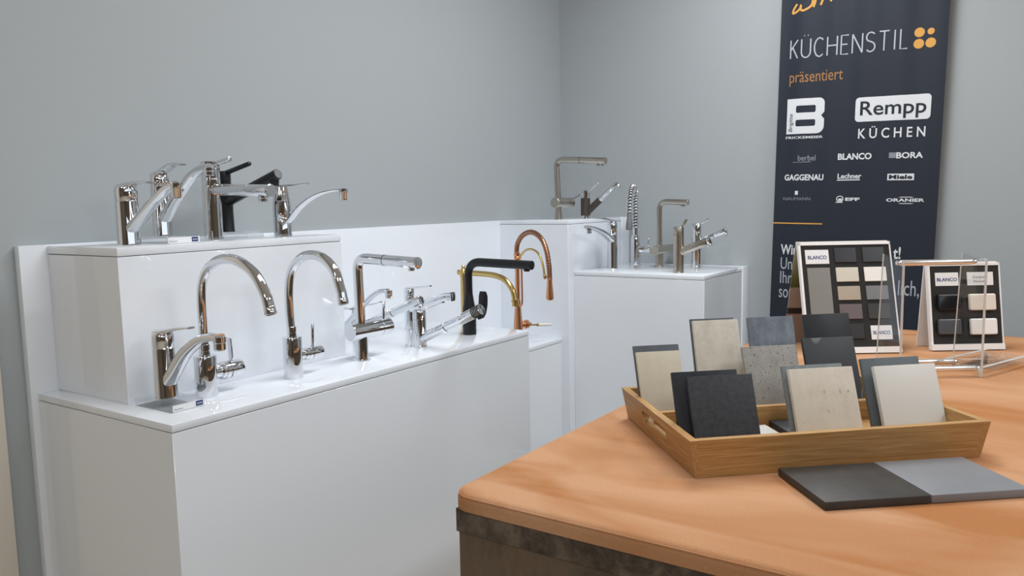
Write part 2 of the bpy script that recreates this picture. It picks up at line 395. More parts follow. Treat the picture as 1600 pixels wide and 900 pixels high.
# lower plinth, left to right
acrylic_block((.345, .069, ZL), .137, .083, .017, 'clear acrylic block with white name strip under the front left tap of the low row')
curved_mixer((.399, .113, ZL+.0172), 'chrome lever tap with thick curved spout, front left on a clear block', .0243, .112, .146, (.107, .163),
             [(.005, .030), (.03, .055), (.077, .103), (.13, .136), (.17, .148), (.205, .150)], (.034, .033, .030, .028, .026), (.030, .027, .022, .018, .016), (.203, .153, .124, .0135))
def c_tap(loc, label, r, zb, rn, path, rp, hz, hr, paddle):
    t = tap(loc, label)
    round_body(t, [(r*.97, 0), (r, .002), (r, zb-.002), (r*.97, zb), (rn*1.15, zb)])
    MB().lathe([(rn*1.1, zb-.001), (rn*1.1, zb+.010), (rn*.95, zb+.0105), (rn*.95, zb+.0125), (rn*1.1, zb+.013), (rn*1.1, zb+.026), (rn*.9, zb+.027)]).build('collar', CHROME, t, sharp=30)
    P = smooth(X2(path), 10); rr = lerp_list(rp, len(P))
    MB().tube(P, rr, 28).build('spout', CHROME, t, sharp=50)
    a, b = P[-2], P[-1]; d = (b-a).normalized()
    an = MB().cyl(b-d*.002, b+d*.014, rp[-1]*1.06, None, .001).build('aerator', CHROME, t); MB().cyl(b+d*.0135, b+d*.0146, rp[-1]*.8).build('outlet', BLACKR, an)
    h = MB().lathe([(hr*.72, 0), (hr*.72, r+.010), (hr*.93, r+.012), (hr*.93, r+.020), (hr, r+.0205), (hr, r+.032)], (0, 0, hz), (0, 1, -.02)).build('handle_hub', CHROME, t, sharp=30)
    k = MB().lathe([(hr*.85, r+.032), (hr*.85, r+.034), (hr, r+.0345), (hr, r+.066), (hr*.92, r+.069)], (0, 0, hz), (0, 1, -.02)).build('handle', CHROME, t, sharp=30)
    y = r+.045
    if paddle:
        MB().box((-.0075, -.002, 0), (.0075, .002, .055), .0015, 2, M=Matrix.Translation((0, y, hz+hr*.9)) @ Matrix.Rotation(.06, 4, 'X')).build('lever', CHROME, k)
    else:
        MB().cyl((0, y-.003, hz+hr*.9), (0, y, hz+.074), .0042, .0042, .001, 16).build('lever', CHROME, k)
    return t
c_tap((.409, .208, ZL), 'chrome tap with tall round swan-neck spout and flat paddle handle', .0253, .095, .0112,
      [(0, .10), (0, .16), (0, .222), (.007, .262), (.030, .296), (.077, .318), (.135, .318), (.192, .292), (.226, .248), (.2365, .219)], (.0102, .0105, .0115, .0125), .052, .0215, True)
c_tap((.436, .441, ZL), 'chrome tap with tall round swan-neck spout and thin pin handle', .0237, .105, .0108,
      [(0, .11), (-.004, .16), (-.004, .213), (.004, .258), (.028, .293), (.071, .313), (.122, .309), (.162, .280), (.181, .235), (.1865, .212)], (.0105, .0112, .0122, .0125), .055, .0165, False)
def l_tap(loc, label, m_, rl, zx, rx, y0, y1, rp, path, rs, lever, flange=True, ring=.11, two_jets=False, deg=0, split=True):
    t = tap(loc, label, deg)
    prof = [(rl*1.35, 0), (rl*1.35, .003), (rl*1.02, .0042), (rl, .006), (rl, zx)] if flange else [(rl*1.15, 0), (rl, zx*.5), (rl, zx)]
    round_body(t, prof, m_)
    ax = MB().lathe([(rx*.94, 0), (rx, .002), (rx, y1-y0-.042), (rx*.9, y1-y0-.0415), (rx*.9, y1-y0-.0395), (rx, y1-y0-.039), (rx, y1-y0-.002), (rx*.93, y1-y0)], (0, y0, zx), (0, 1, -.01)).build('handle_hub', m_, t, sharp=30)
    P = bent(X2(path), .035, 10)
    MB().tube(P, lerp_list(rs, len(P)), 26).build('spout', m_, t, sharp=50)
    e = P[-1]; d = (P[-1]-P[-2]).normalized()
    MB().lathe([(rs[-1]*1.02, -.006), (rs[-1]*1.06, 0), (rs[-1]*1.0, .0025), (rs[-1]*.8, .003)], e, d).build('end_cap', m_, t, sharp=30)
    mid = P[0].lerp(P[-1], 1); mid = Vector((ring, 0, 0))
    a = [p for p in P if p.z > zx+.05]; 
    k = min(range(len(a)), key=lambda i: abs(a[i].x-ring)); tgt = P[-1] + (P[-2]-P[-1]).normalized()*((P[-1].x-ring))
    if split: MB().cyl(tgt-d*.0008, tgt+d*.0008, rs[-1]*1.012).build('joint_ring', BLACKR, t)
    if two_jets:
        for q in (.014, .034): nozzle(t, e.x-q, e.z-rs[-1]*.85, e.z-rs[-1]*1.35, .0065, m_)
    else: nozzle(t, e.x-.022, e.z-rs[-1]*.7, e.z-rs[-1]*1.35, .0095, m_)
    if lever: MB().cyl(lever[0], lever[1], lever[2], None, .001, 16).build('lever', m_, ax)
    return t
l_tap((.427, .693, ZL), 'chrome tap with angular L-shaped spout and pin handle on a side barrel', CHROME, .0180, .083, .0240, -.042, .112, .0140,
      [(0, .09), (-.004, .287), (.216, .279)], (.0140, .0140, .0136, .0152), ((0, .090, .098), (0, .096, .156), .0042), ring=.10)
def pullout(loc, label, r, zs, zt, lever, p0, p1, rs, ring, dark_end=False, m_=CHROME, deg=0, flat=False):
    t = tap(loc, label, deg)
    round_body(t, [(r*1.03, 0), (r*1.03, .003), (r, .004), (r, zs-.001), (r*.94, zs)], m_)
    MB().lathe([(r*.94, zs), (r, zs+.001), (r, zt-.006), (r*.93, zt-.001), (r*.8, zt)]).build('cap', m_, t, sharp=30)
    if flat: flat_lever(t, r, zt, lever, m_, w=(.026, .018, .012), th=(.011, .007, .0045))
    else: pin_lever(t, (r*.55, 0, zt-.006), (lever[0], 0, lever[1]), .0045, m_)
    a = Vector((p0[0]-.012, 0, p0[1]-.005)); b = Vector((p1[0], 0, p1[1])); d = (b-a).normalized(); L = (b-a).length
    q = a.lerp(b, ring)
    MB().cyl(a, q-d*.0008, rs[0], rs[0]*1.0, .001).build('spout', m_, t)
    MB().cyl(q-d*.0009, q+d*.0009, rs[0]*.9).build('joint_ring', BLACKR, t)
    hd = MB().cyl(q+d*.0009, b, rs[0], rs[1], .003).build('spray_head', CHROME if m_ in (STEEL, BROWNM) else m_, t)
    if dark_end:
        c = MB()
        for k in range(5): c.cyl(b-d*(.030-.006*k), b-d*(.0255-.006*k), rs[1]*1.04, None, .001)
        c.build('grip_ring', BLACKR, hd)['label'] = 'black ribbed rubber spray end'
    nrm = Vector((d.z, 0, -d.x))
    MB().cyl(b-d*.012+nrm*rs[1]*.7, b-d*.012+nrm*(rs[1]+.007), rs[1]*.62, None, .001).build('aerator', BLACKR if dark_end else CHROME, hd)
    return t
curved_mixer((.10, .885, ZL), 'chrome tap with curved spout half hidden behind the stacked white box', .0207, .080, .101, (.097, .107),
             [(.0, .022), (.03, .030), (.072, .055), (.111, .088), (.174, .142), (.216, .167), (.252, .172)], (.026, .024, .022, .021, .020), (.022, .020, .018, .015, .014), (.257, .174, .150, .0115))
pullout((.168, .940, ZL), 'chrome pull-out tap standing behind the angular chrome tap', .0205, .082, .107, (.102, .127), (.020, .044), (.271, .143), (.0135, .0145), .55, flat=True)
t = tap((.182, 1.175, ZL), 'chrome tap with flat straight bar spout, standing at the back near the panel')
round_body(t, [(.0182, 0), (.0178, .004), (.0178, .109), (.0168, .110)])
MB().lathe([(.0168, .110), (.0178, .111), (.0178, .138), (.016, .143), (.012, .144)]).build('cap', CHROME, t, sharp=30)
flat_lever(t, .0178, .144, (.098, .155), w=(.024, .016, .011), th=(.011, .007, .0045))
MB().sweep(smooth(X2([(.004, .070), (.03, .079), (.11, .108), (.16, .122), (.192, .126)]), 6), .028, [.024]*25, n=20, power=5).build('spout', CHROME, t, sharp=50)
MB().box((.172, -.0135, .108), (.196, .0135, .134), .003, 2).build('aerator', CHROME, t)
pullout((.432, .936, ZL), 'chrome pull-out tap with black ribbed spout end, near the front edge', .0205, .084, .111, (.096, .141), (.020, .028), (.236, .128), (.0150, .0168), .42, dark_end=True, flat=True)
# matt black L tap
t = tap((.433, 1.186, ZL), 'matt black tap with L-shaped spout and wide paddle lever')
round_body(t, [(.0226, 0), (.0226, .055), (.0215, .085), (.0165, .112), (.0132, .135)], BLACKM)
P = bent(X2([(0, .125), (0, .241), (.249, .236)]), .05, 12)
MB().tube(P, lerp_list((.0130, .0130, .0138, .0144), len(P)), 26).build('spout', BLACKM, t, sharp=50)
MB().lathe([(.0142, 0), (.0138, .0015), (.012, .002)], P[-1], (1, 0, -.02)).build('end_cap', BLACKM, t)
MB().cyl((.112, 0, .2388), (.1135, 0, .2388), .0139).build('joint_ring', BLACKR, t)
nozzle(t, .230, .226, .217, .0105, BLACKM)
h = MB().lathe([(.015, 0), (.015, .048), (.017, .049), (.017, .072), (.013, .075)], (0, 0, .070), (0, 1, 0)).build('handle_hub', BLACKM, t, sharp=30)
MB().sweep(smooth([(0, .066, .048), (0, .072, .062), (0, .078, .090), (0, .080, .118), (0, .079, .134)], 6), lerp_list((.020, .032, .037, .036, .026), 25), lerp_list((.012, .014, .012, .010, .007), 25), upv=(0, -1, 0), n=24, power=2.6).build('lever', BLACKM, h, sharp=50)
# brass bridge tap on the lowest plinth
t = tap((.209, 1.450, .773), 'aged brass tap with drooping spout behind the black tap')
round_body(t, [(.026, 0), (.026, .004), (.020, .010), (.0135, .05), (.0115, .11), (.0115, .300), (.014, .302), (.014, .306)], BRASS)
MB().lathe([(.014, .306), (.0145, .312), (.0125, .326), (.0075, .331), (.0065, .336), (.008, .340), (.005, .345)]).build('finial', BRASS, t, sharp=40)
MB().cyl((-.008, 0, .317), (-.024, 0, .318), .0075, .010, .002).build('knob', BRASS, t)
P = smooth(X2([(0, .316), (.07, .3155), (.144, .311), (.19, .295), (.219, .262), (.230, .226)]), 9)
MB().tube(P, .0105, 24).build('spout', BRASS, t, sharp=50)
MB().lathe([(.0115, 0), (.0145, .003), (.0145, .009), (.0118, .011), (.0118, .018), (.014, .020), (.014, .024), (.010, .025)], (.2295, 0, .229), (.10, 0, -1)).build('aerator', BRASS, t, sharp=40)
k = MB().cyl((0, .008, .06), (0, .035, .06), .010, None, .002).build('handle_hub', BRASS, t); MB().cyl((0, .03, .06), (.06, .036, .065), .004, .005, .002).build('lever', BRASS, k)
# copper spring tap
t = tap((.262, 1.732, .773), 'copper pull-down tap with tall arched hose and white porcelain lever', -20)
round_body(t, [(.030, 0), (.030, .004), (.026, .010), (.020, .060), (.0155, .120), (.0115, .175), (.0118, .182), (.0095, .186)], COPPER)
MB().lathe([(.0095, .18), (.0095, .345), (.013, .347), (.013, .357), (.0105, .360), (.0130, .364), (.0130, .372), (.0098, .375)]).build('column', COPPER, t, sharp=40)
P = smooth(X2([(0, .36), (-.001, .385), (.008, .413), (.038, .442), (.085, .457), (.128, .451), (.166, .427), (.190, .388), (.202, .340), (.2055, .305), (.206, .282)]), 12)
hose = MB().tube(P, [.0098 + .0007*math.sin(k*2.2) for k in range(len(P))], 22).build('hose', COPPERD, t, sharp=80)
MB().lathe([(.0095, 0), (.0105, .003), (.0100, .008), (.0112, .030), (.0150, .068), (.0153, .076), (.0138, .077), (.0138, .080), (.011, .083)], (.206, 0, .286), (.004, 0, -1)).build('spray_head', COPPER, t, sharp=35)
P = smooth(X2([(.010, .352), (.022, .36), (.055, .384), (.098, .391), (.14, .375), (.165, .335), (.176, .290)]), 8)
g = MB().tube(P, .0042, 14).build('guide_arm', BRASS, t)
MB().lathe([(.003, 0), (.006, .003), (.007, .010), (.006, .017), (.003, .020)], (.176, 0, .300), (0, 0, -1)).build('guide_ring', BRASS, g)
MB().cyl((.176, 0, .288), (.200, 0, .290), .003).build('guide_hook', COPPERD, g)
MB().tube(smooth(X2([(.018, .355), (.028, .340), (.029, .25), (.028, .175), (.012, .160)]), 6), .0042, 14).build('side_pipe', COPPER, t)
h = MB().lathe([(.012, 0), (.013, .030), (.018, .032), (.018, .044), (.012, .048), (.007, .052), (.006, .060)], (0, 0, .083), (.1, 1, 0)).build('handle_hub', COPPER, t, sharp=40)
lv = MB().lathe([(.0035, .055), (.0035, .085), (.006, .086), (.006, .094), (.004, .095), (.004, .100)], (0, 0, .083), (.12, 1, -.08)).build('lever', BRASS, h, sharp=40)
MB().lathe([(.0042, .095), (.0062, .100), (.0058, .150), (.0042, .160)], (0, 0, .083), (.12, 1, -.08)).build('lever_grip', PORC, lv)['label'] = 'white porcelain grip'

# stacked box, left to right
curved_mixer((.196, .170, 1.265), 'chrome curved-spout tap at the left end of the stacked white box', .0262, .104, .138, (.100, .144),
             [(.0, .030), (.03, .046), (.07, .072), (.122, .104), (.165, .127), (.200, .137)], (.034, .033, .030, .026, .023), (.026, .024, .020, .016, .014), (.202, .141, .107, .0120))
acrylic_block((.150, .203, 1.265), .145, .090, .017, 'clear acrylic block with white name strip on top of the stacked box')
curved_mixer((.190, .262, 1.2822), 'chrome tap with upswept lever behind the front tap on the stacked box', .0227, .122, .150, (.100, .170),
             [(.0, .030), (.03, .058), (.055, .082), (.100, .117), (.140, .146), (.175, .158), (.205, .160)], (.030, .029, .027, .025, .023), (.026, .024, .021, .018, .016), (.200, .160, .140, .012), rise=.012)
# straight chrome cylinder mixer with horizontal spout
t = tap((.160, .428, 1.265), 'chrome cylinder tap with straight horizontal spout on the stacked box')
round_body(t, [(.0255, 0), (.0255, .003), (.0242, .004), (.0242, .1585), (.0232, .159), (.0232, .161), (.0242, .1615), (.0242, .187)])
MB().lathe([(.0232, .187), (.0242, .189), (.0242, .203), (.023, .205), (.016, .206)]).build('cap', CHROME, t, sharp=30)
pin_lever(t, (.012, 0, .197), (.087, 0, .208), .0058)
MB().cyl((.010, 0, .131), (.236, 0, .123), .0158, .0150, .0015).build('spout', CHROME, t)
MB().lathe([(.0150, 0), (.0165, .001), (.0165, .006), (.015, .007)], (.234, 0, .1231), (1, 0, -.035)).build('end_cap', CHROME, t, sharp=30)
nozzle(t, .209, .112, .096, .0125)
# black tap behind it
acrylic_block((.060, .468, 1.265), .130, .100, .0155, 'clear acrylic block without a card under the slim black tap', card=False)
t = tap((.110, .508, 1.2808), 'slim matt black tap with slanting spout on the stacked box')
round_body(t, [(.0205, 0), (.0195, .003), (.0185, .06), (.0195, .085), (.0205, .105), (.0172, .118), (.0165, .125), (.0165, .138), (.0155, .139)], BLACKM)
MB().lathe([(.0155, .139), (.0168, .140), (.0168, .160), (.0150, .166), (.010, .168)]).build('cap', BLACKM, t, sharp=30)
MB().cyl((-.004, 0, .160), (.112, 0, .184), .0068, .0062, .002).build('lever', BLACKM, t)
MB().cyl((.004, 0, .083), (.224, 0, .152), .0150, .0140, .002).build('spout', BLACKM, t)
MB().cyl((.2235, 0, .1518), (.2255, 0, .1525), .0118).build('end_cap', GREYTIP, t)
nozzle(t, .208, .138, .122, .0122, BLACKM)
# conical mixer
t = tap((.190, .635, 1.265), 'chrome tapered tap with thin leaf spout at the right end of the stacked box')
round_body(t, [(.0262, 0), (.0262, .003), (.0255, .004), (.0255, .050), (.0250, .051), (.0253, .052), (.0258, .075), (.0250, .098), (.0240, .099)])
MB().lathe([(.0240, .099), (.0248, .100), (.0218, .120), (.0185, .138), (.015, .140)]).build('cap', CHROME, t, sharp=40)
flat_lever(t, .0185, .140, (.112, .145), w=(.032, .024, .014), th=(.011, .007, .0045))
P = smooth(X2([(.010, .034), (.035, .048), (.070, .076), (.114, .100), (.165, .117), (.217, .124), (.246, .124)]), 7)
MB().sweep(P, lerp_list((.020, .023, .023, .021, .019), len(P)), lerp_list((.014, .012, .010, .008, .007), len(P)), n=24, power=2.4).build('spout', CHROME, t, sharp=50)
nozzle(t, .250, .128, .098, .0118)

# corner block
l_tap((.246, 2.085, ZP), 'tall brushed steel L-spout tap on the white corner block', STEEL, .0140, .072, .0225, -.030, .110, .0135,
      [(0, .08), (-.006, .257), (.229, .241)], (.0130, .0130, .0128, .0138), ((0, .095, .078), (.010, .175, .106), .0035), flange=False, ring=.11, two_jets=True)
t = tap((.274, 2.277, ZP), 'dark brown and chrome pull-out tap on the corner block')
round_body(t, [(.0205, 0), (.0205, .012)], CHROME, 'base_ring')
MB().lathe([(.0205, .012), (.0212, .013), (.0212, .088), (.020, .089)]).build('body', BROWNM, t, sharp=30)
MB().lathe([(.0195, .089), (.0205, .090), (.0205, .122), (.018, .125)]).build('cap', CHROME, t, sharp=30)
pin_lever(t, (.012, 0, .116), (.072, 0, .162), .004)
a, b = Vector((.008, 0, .026)), Vector((.162, 0, .157)); q = a.lerp(b, .42); d = (b-a).normalized()
MB().cyl(a, q, .0150, .0150, .001).build('spout', BROWNM, t)
hd = MB().cyl(q, b, .0125, .0120, .003).build('spray_head', CHROME, t)
MB().cyl(b-d*.010+Vector((.005, 0, -.005)), b-d*.010+Vector((.014, 0, -.016)), .010, None, .001).build('aerator', CHROME, hd)
# right-hand plinth
ZB = ZL+.1384
t = tap((.446, 2.202, ZB), 'chrome tap whose spout and lever point left, beside the corner block', -90)
round_body(t, [(.0228, 0), (.0222, .004), (.0218, .110), (.0215, .146)])
MB().lathe([(.0205, .146), (.0215, .148), (.0215, .190), (.019, .200), (.012, .203)]).build('cap', CHROME, t, sharp=40)
flat_lever(t, .0215, .202, (.150, .222), w=(.030, .026, .020), th=(.016, .011, .008), rise=.004)
P = smooth(X2([(.0, .118), (.03, .134), (.09, .158), (.17, .178), (.225, .187)]), 7)
MB().sweep(P, lerp_list((.036, .034, .031, .030), len(P)), lerp_list((.030, .022, .017, .013), len(P)), n=24, power=3).build('spout', CHROME, t, sharp=50)
nozzle(t, .212, .178, .160, .0125)
# spring tap
t = tap((.462, 2.400, ZB), 'chrome tap with tall coiled spring hose and hanging spray', -73)
round_body(t, [(.0240, 0), (.0240, .003), (.0205, .004), (.0205, .118), (.0165, .124)])
MB().lathe([(.0150, .122), (.0185, .124), (.0185, .132), (.0125, .134), (.0125, .165), (.010, .166)]).build('collar', CHROME, t, sharp=30)
core = smooth(X2([(0, .160), (0, .22), (0, .30), (.018, .330), (.060, .346), (.110, .338), (.148, .310), (.168, .27), (.180, .23)]), 12)
hs = MB().tube(core, .0075, 14).build('hose', GREYTIP, t, sharp=80)
# coil wrapped round the hose
Ls = [0]
for p, q in zip(core, core[1:]): Ls.append(Ls[-1]+(q-p).length)
turns = int(Ls[-1]/.0135); pts = []
for k in range(turns*14+1):
    s_ = Ls[-1]*k/(turns*14); i = max(j for j in range(len(Ls)) if Ls[j] <= s_+1e-9); i = min(i, len(core)-2)
    f_ = (s_-Ls[i])/(Ls[i+1]-Ls[i]); c = core[i].lerp(core[i+1], f_); tg = (core[i+1]-core[i]).normalized()
    n1 = Vector((0, 1, 0)); n2 = tg.cross(n1); a = 2*PI*k/14
    pts.append(c + n1*(.0122*math.cos(a)) + n2*(.0122*math.sin(a)))
MB().tube(pts, .0031, 8).build('spring', CHROME, t, sharp=80)
hd = MB().lathe([(.0085, 0), (.0100, .003), (.0100, .024), (.0112, .026), (.0150, .060), (.0150, .068), (.012, .071)], (.180, 0, .236), (.09, 0, -1)).build('spray_head', GREYTIP, t, sharp=35)
hd['label'] = 'grey spray head'
h = MB().lathe([(.0120, 0), (.0120, .026), (.0150, .027), (.0150, .040), (.012, .041), (.012, .043), (.0165, .044), (.0165, .064), (.014, .066)], (0, 0, .070), (0, 1, 0)).build('handle', CHROME, t, sharp=30)
MB().cyl((0, .054, .084), (0, .060, .12), .0035, None, .001, 14).build('lever', CHROME, h)
l_tap((.600, 2.350, ZB), 'brushed steel L-spout tap in the middle of the right-hand plinth', STEEL, .0170, .073, .0205, -.055, .150, .0115,
      [(0, .08), (0, .284), (.129, .278)], (.0115, .0115, .0115, .0125), None, ring=.06, split=False)
pullout((.786, 2.110, ZB), 'brushed steel cylinder tap with pull-out spout, front right of the right-hand plinth', .0212, .152, .184, (.034, .213), (.005, .080), (.132, .133), (.0160, .0158), .90, m_=STEEL)
pullout((.752, 2.395, ZB), 'chrome cylinder tap with slanting spout, behind the steel pull-out tap', .0215, .150, .188, (.055, .208), (.018, .112), (.132, .159), (.0105, .0135), .55)

# ------------------------------------------------------------------ banner
TH = math.atan(.02188)
ban = empty('roll_up_banner', (1.0239, 2.49, 0), 0, 'dark navy roll-up banner with white brand logos against the back wall', 'banner'); ban.rotation_euler = (0, TH, 0)
W, H0, H1 = .606, .06, 2.30
mb = MB(); nx, nz = 120, 60; vs = []; fs = []
def fold(u, v): return .0022*math.sin(u*52)+.0016*math.sin(u*23+1.2+v*.6)-.0022
for j in range(nz+1):
    for i in range(nx+1):
        u, v = W*i/nx, H0+(H1-H0)*j/nz; vs.append((u, fold(u, v), v))
n0 = len(vs); vs += [(x, y+.0012, z) for x, y, z in vs]
for j in range(nz):
    for i in range(nx):
        a = j*(nx+1)+i; fs.append((a, a+1, a+nx+2, a+nx+1)); fs.append(tuple(n0+q for q in (a, a+nx+1, a+nx+2, a+1)))
edge = [i for i in range(nx+1)] + [j*(nx+1)+nx for j in range(1, nz+1)] + [nz*(nx+1)+i for i in range(nx-1, -1, -1)] + [j*(nx+1) for j in range(nz-1, 0, -1)]
for a, b in zip(edge, edge[1:]+edge[:1]): fs.append((a, n0+a, n0+b, b))
mb._new(vs, fs); sheet = mb.build('fabric_sheet', NAVY, ban)
MB().box((-.012, -.03, 0.012), (W+.012, .03, .062), .008, 3).build('base_cassette', ALU, ban)
MB().box((-.005, -.008, 2.29), (W+.005, .010, 2.315), .004, 2).build('top_rail', ALU, ban)
MB().cyl((W/2, .016, .04), (W/2, .016, 2.30), .007).build('pole', ALU, ban)
def printed(name, bms, m_, lift=.0034, label=None):
    """graphics lie in the banner's own plane, following its folds"""
    mb_ = MB()
    for b_ in bms: mb_.merge(b_)
    xs = [v.co.x for v in mb_.b.verts]; q = math.floor(min(xs)/.006)*.006 + .006
    while q < max(xs):
        bmesh.ops.bisect_plane(mb_.b, geom=list(mb_.b.verts)+list(mb_.b.edges)+list(mb_.b.faces), plane_co=(q, 0, 0), plane_no=(1, 0, 0)); q += .006
    for v in mb_.b.verts:
        x, y, z = v.co; v.co = Vector((x, fold(x, y)-.0004-z, y))
    o = mb_.build(name, m_, sheet)
    if label: o['label'] = label
    return o
def T(body, x0, y0, x1, y1, **k): return text_bm(body, (x0, y0, x1, y1), **k)
def shape(outer, holes=(), d=.0006): return extrude_shape(outer, holes, d)
def disc(x, y, rx, ry=None, n=28):
    ry = ry or rx; return [(x+rx*math.cos(2*PI*k/n), y+ry*math.sin(2*PI*k/n)) for k in range(n)]
# thin capital lettering drawn as strokes
def strokes(name, lines, m_, r, label=None):
    s_ = stroke_bm(lines, r, .0006); t_ = s_.b; return printed(name, [t_], m_, label=label)
def arc(cx, cy, rx, ry, a0, a1, n=14): return [(cx+rx*math.cos(math.radians(a0+(a1-a0)*k/n)), cy+ry*math.sin(math.radians(a0+(a1-a0)*k/n))) for k in range(n+1)]
def capline(word, x0, x1, yb, h, widths, gap):
    tot = sum(widths)+gap*(len(word)-1); sx = (x1-x0)/tot; x = x0; out = []
    for ch, wd in zip(word, widths):
        a, b = x, x+wd*sx; m_ = (a+b)/2
        P = lambda u, v: (a+(b-a)*u, yb+h*v)
        if ch == 'K': out += [[P(0, 0), P(0, 1)], [P(1, 1), P(.04, .47)], [P(.25, .62), P(1, 0)]]
        elif ch in 'UÜ':
            out.append([P(0, 1)] + [P(.5-.5*math.cos(math.radians(q)), .32-.32*math.sin(math.radians(q))) for q in range(0, 181, 15)] + [P(1, 1)])
            if ch == 'Ü': out += [[P(.26, 1.19), P(.34, 1.19)], [P(.66, 1.19), P(.74, 1.19)]]
        elif ch == 'C': out.append([P(.55+.55*math.cos(math.radians(q)), .5+.5*math.sin(math.radians(q))) for q in range(48, 313, 12)])
        elif ch == 'H': out += [[P(0, 0), P(0, 1)], [P(1, 0), P(1, 1)], [P(0, .52), P(1, .52)]]
        elif ch == 'E': out += [[P(1, 1), P(0, 1), P(0, 0), P(1, 0)], [P(0, .52), P(.85, .52)]]
        elif ch == 'N': out += [[P(0, 0), P(0, 1)], [P(0, 1), P(1, 0)], [P(1, 0), P(1, 1)]]
        elif ch == 'S': out.append([P(.5+.5*math.cos(math.radians(q)), .76+.24*math.sin(math.radians(q))) for q in range(35, 241, 15)] + [P(.5+.5*math.cos(math.radians(q)), .25+.25*math.sin(math.radians(q))) for q in range(65, -146, -15)])
        elif ch == 'T': out += [[P(0, 1), P(1, 1)], [P(.5, 1), P(.5, 0)]]
        elif ch == 'I': out += [[P(.5, 0), P(.5, 1)]]
        elif ch == 'L': out += [[P(0, 1), P(0, 0), P(1, 0)]]
        x = b+gap*sx
    return out
strokes('headline_lettering', capline('KÜCHENSTIL', .043, .472, 1.904, .072, (.7, .85, .85, .9, .65, .9, .75, .85, .25, .6), .36), SILVERP, .0026, 'thin silver capital lettering')
strokes('script_lettering', [smooth([(.062, 2.116, 0), (.050, 2.098, 0), (.046, 2.083, 0), (.055, 2.083, 0), (.072, 2.095, 0), (.078, 2.111, 0), (.076, 2.096, 0), (.084, 2.088, 0), (.100, 2.092, 0), (.117, 2.104, 0), (.122, 2.125, 0), (.112, 2.152, 0)], 5),
    smooth([(.125, 2.097, 0), (.131, 2.117, 0), (.135, 2.150, 0)], 4), smooth([(.152, 2.102, 0), (.160, 2.124, 0), (.172, 2.160, 0)], 4), smooth([(.189, 2.111, 0), (.199, 2.130, 0), (.212, 2.165, 0)], 4),
    smooth([(.229, 2.119, 0), (.234, 2.138, 0), (.240, 2.168, 0)], 4), smooth([(.236, 2.142, 0), (.250, 2.128, 0), (.262, 2.110, 0)], 4)], ORANGE, .0042, 'orange handwritten script')
printed('dot_emblem', [shape(disc(x, y, r)) for x, y, r in ((.5104, 1.9585, .0175), (.5489, 1.9585, .0120), (.5099, 1.9173, .0178), (.5499, 1.9173, .0178))], ORANGE, label='four orange dots')
printed('subtitle_lettering', [T('präsentiert', .0435, 1.793, .2475, 1.850)], ORANGED, label='orange lower-case lettering')
# B emblem
x0, x1, y0, y1 = .0385, .1845, 1.6030, 1.7435; xm = (y0+y1)/2
outer = [(x0, y0)] + [(x1-.028+.028*math.cos(math.radians(q)), y0+.028+.028*math.sin(math.radians(q))) for q in range(-90, 1, 15)] + [(x1, xm-.014), (x1-.012, xm), (x1, xm+.014)] + [(x1-.022+.022*math.cos(math.radians(q)), y1-.022+.022*math.sin(math.radians(q))) for q in range(0, 91, 15)] + [(x0, y1)]
holes = [rrect(x0+.036, xm+.014, x1-.034, y1-.028, .006), rrect(x0+.036, y0+.030, x1-.034, xm-.014, .006)]
printed('letter_emblem', [shape(outer, holes)], WHITEP, label='large white letter B')
b_ = T('Brigitte', 0, 0, .072, .020, shear=.2)
bmesh.ops.transform(b_, verts=list(b_.verts), matrix=Matrix.Translation((.067, 1.612, .0007)) @ Matrix.Rotation(PI/2, 4, 'Z'))
printed('letter_script', [b_], NAVYP)
printed('letter_subline', [T('FRICKEMEIER', .0372, 1.5835, .1835, 1.5935, bold=.02)], WHITEP)
printed('logo_plate', [shape(rrect(.300, 1.640, .564, 1.733, .014))], WHITEP, label='white rounded plate')
b_ = T('Rempp', .318, 1.6465, .549, 1.7175, bold=.012); bmesh.ops.translate(b_, verts=list(b_.verts), vec=(0, 0, .0007)); printed('plate_lettering', [b_], NAVYP)
printed('plate_subline', [T('K Ü C H E N', .315, 1.575, .550, 1.622, bold=.012)], WHITEP)
printed('brand_lettering', [T('berbel', .090, 1.4945, .158, 1.517, bold=.01), shape([(.068, 1.4875), (.140, 1.4885), (.140, 1.4915), (.072, 1.4895)])], GREYP)
printed('brand_lettering', [T('BLANCO', .2433, 1.4945, .368, 1.5200, bold=.035)], WHITEP)
printed('brand_lettering', [T('BORA', .4555, 1.4955, .547, 1.5190, bold=.03)], WHITEP)
printed('brand_square', [shape([(.4297, 1.4975), (.4545, 1.4975), (.4545, 1.5185), (.4297, 1.5185)])], GREYP)
printed('brand_lettering', [T('GAGGENAU', .0385, 1.4150, .1925, 1.4400, bold=.03)], WHITEP)
printed('brand_lettering', [T('Lechner', .2456, 1.4205, .335, 1.4410, bold=.025), shape([(.2440, 1.4130), (.330, 1.4140), (.330, 1.4180), (.2440, 1.4170)])], WHITEP)
printed('brand_plate', [shape([(.4283, 1.4130), (.5205, 1.4130), (.5205, 1.4380), (.4283, 1.4380)])], WHITEP)
b_ = T('Miele', .434, 1.4175, .515, 1.4340, bold=.035); bmesh.ops.translate(b_, verts=list(b_.verts), vec=(0, 0, .0007)); printed('brand_lettering', [b_], NAVYP)
printed('brand_lettering', [T('NAUMANN', .037, 1.3345, .1446, 1.3470)], GREYP)
printed('brand_square', [shape([(.084, 1.3570), (.096, 1.3570), (.096, 1.3730), (.084, 1.3730)])], WHITEP)
printed('brand_lettering', [T('EFF', .278, 1.3335, .3325, 1.3460, bold=.04), shape(disc(.258, 1.341, .0135, .0125), [disc(.258, 1.341, .0105, .0095)]), shape(disc(.259, 1.338, .008, .005)), shape([(.243, 1.3255), (.269, 1.3255), (.269, 1.3290), (.243, 1.3290)])], WHITEP)
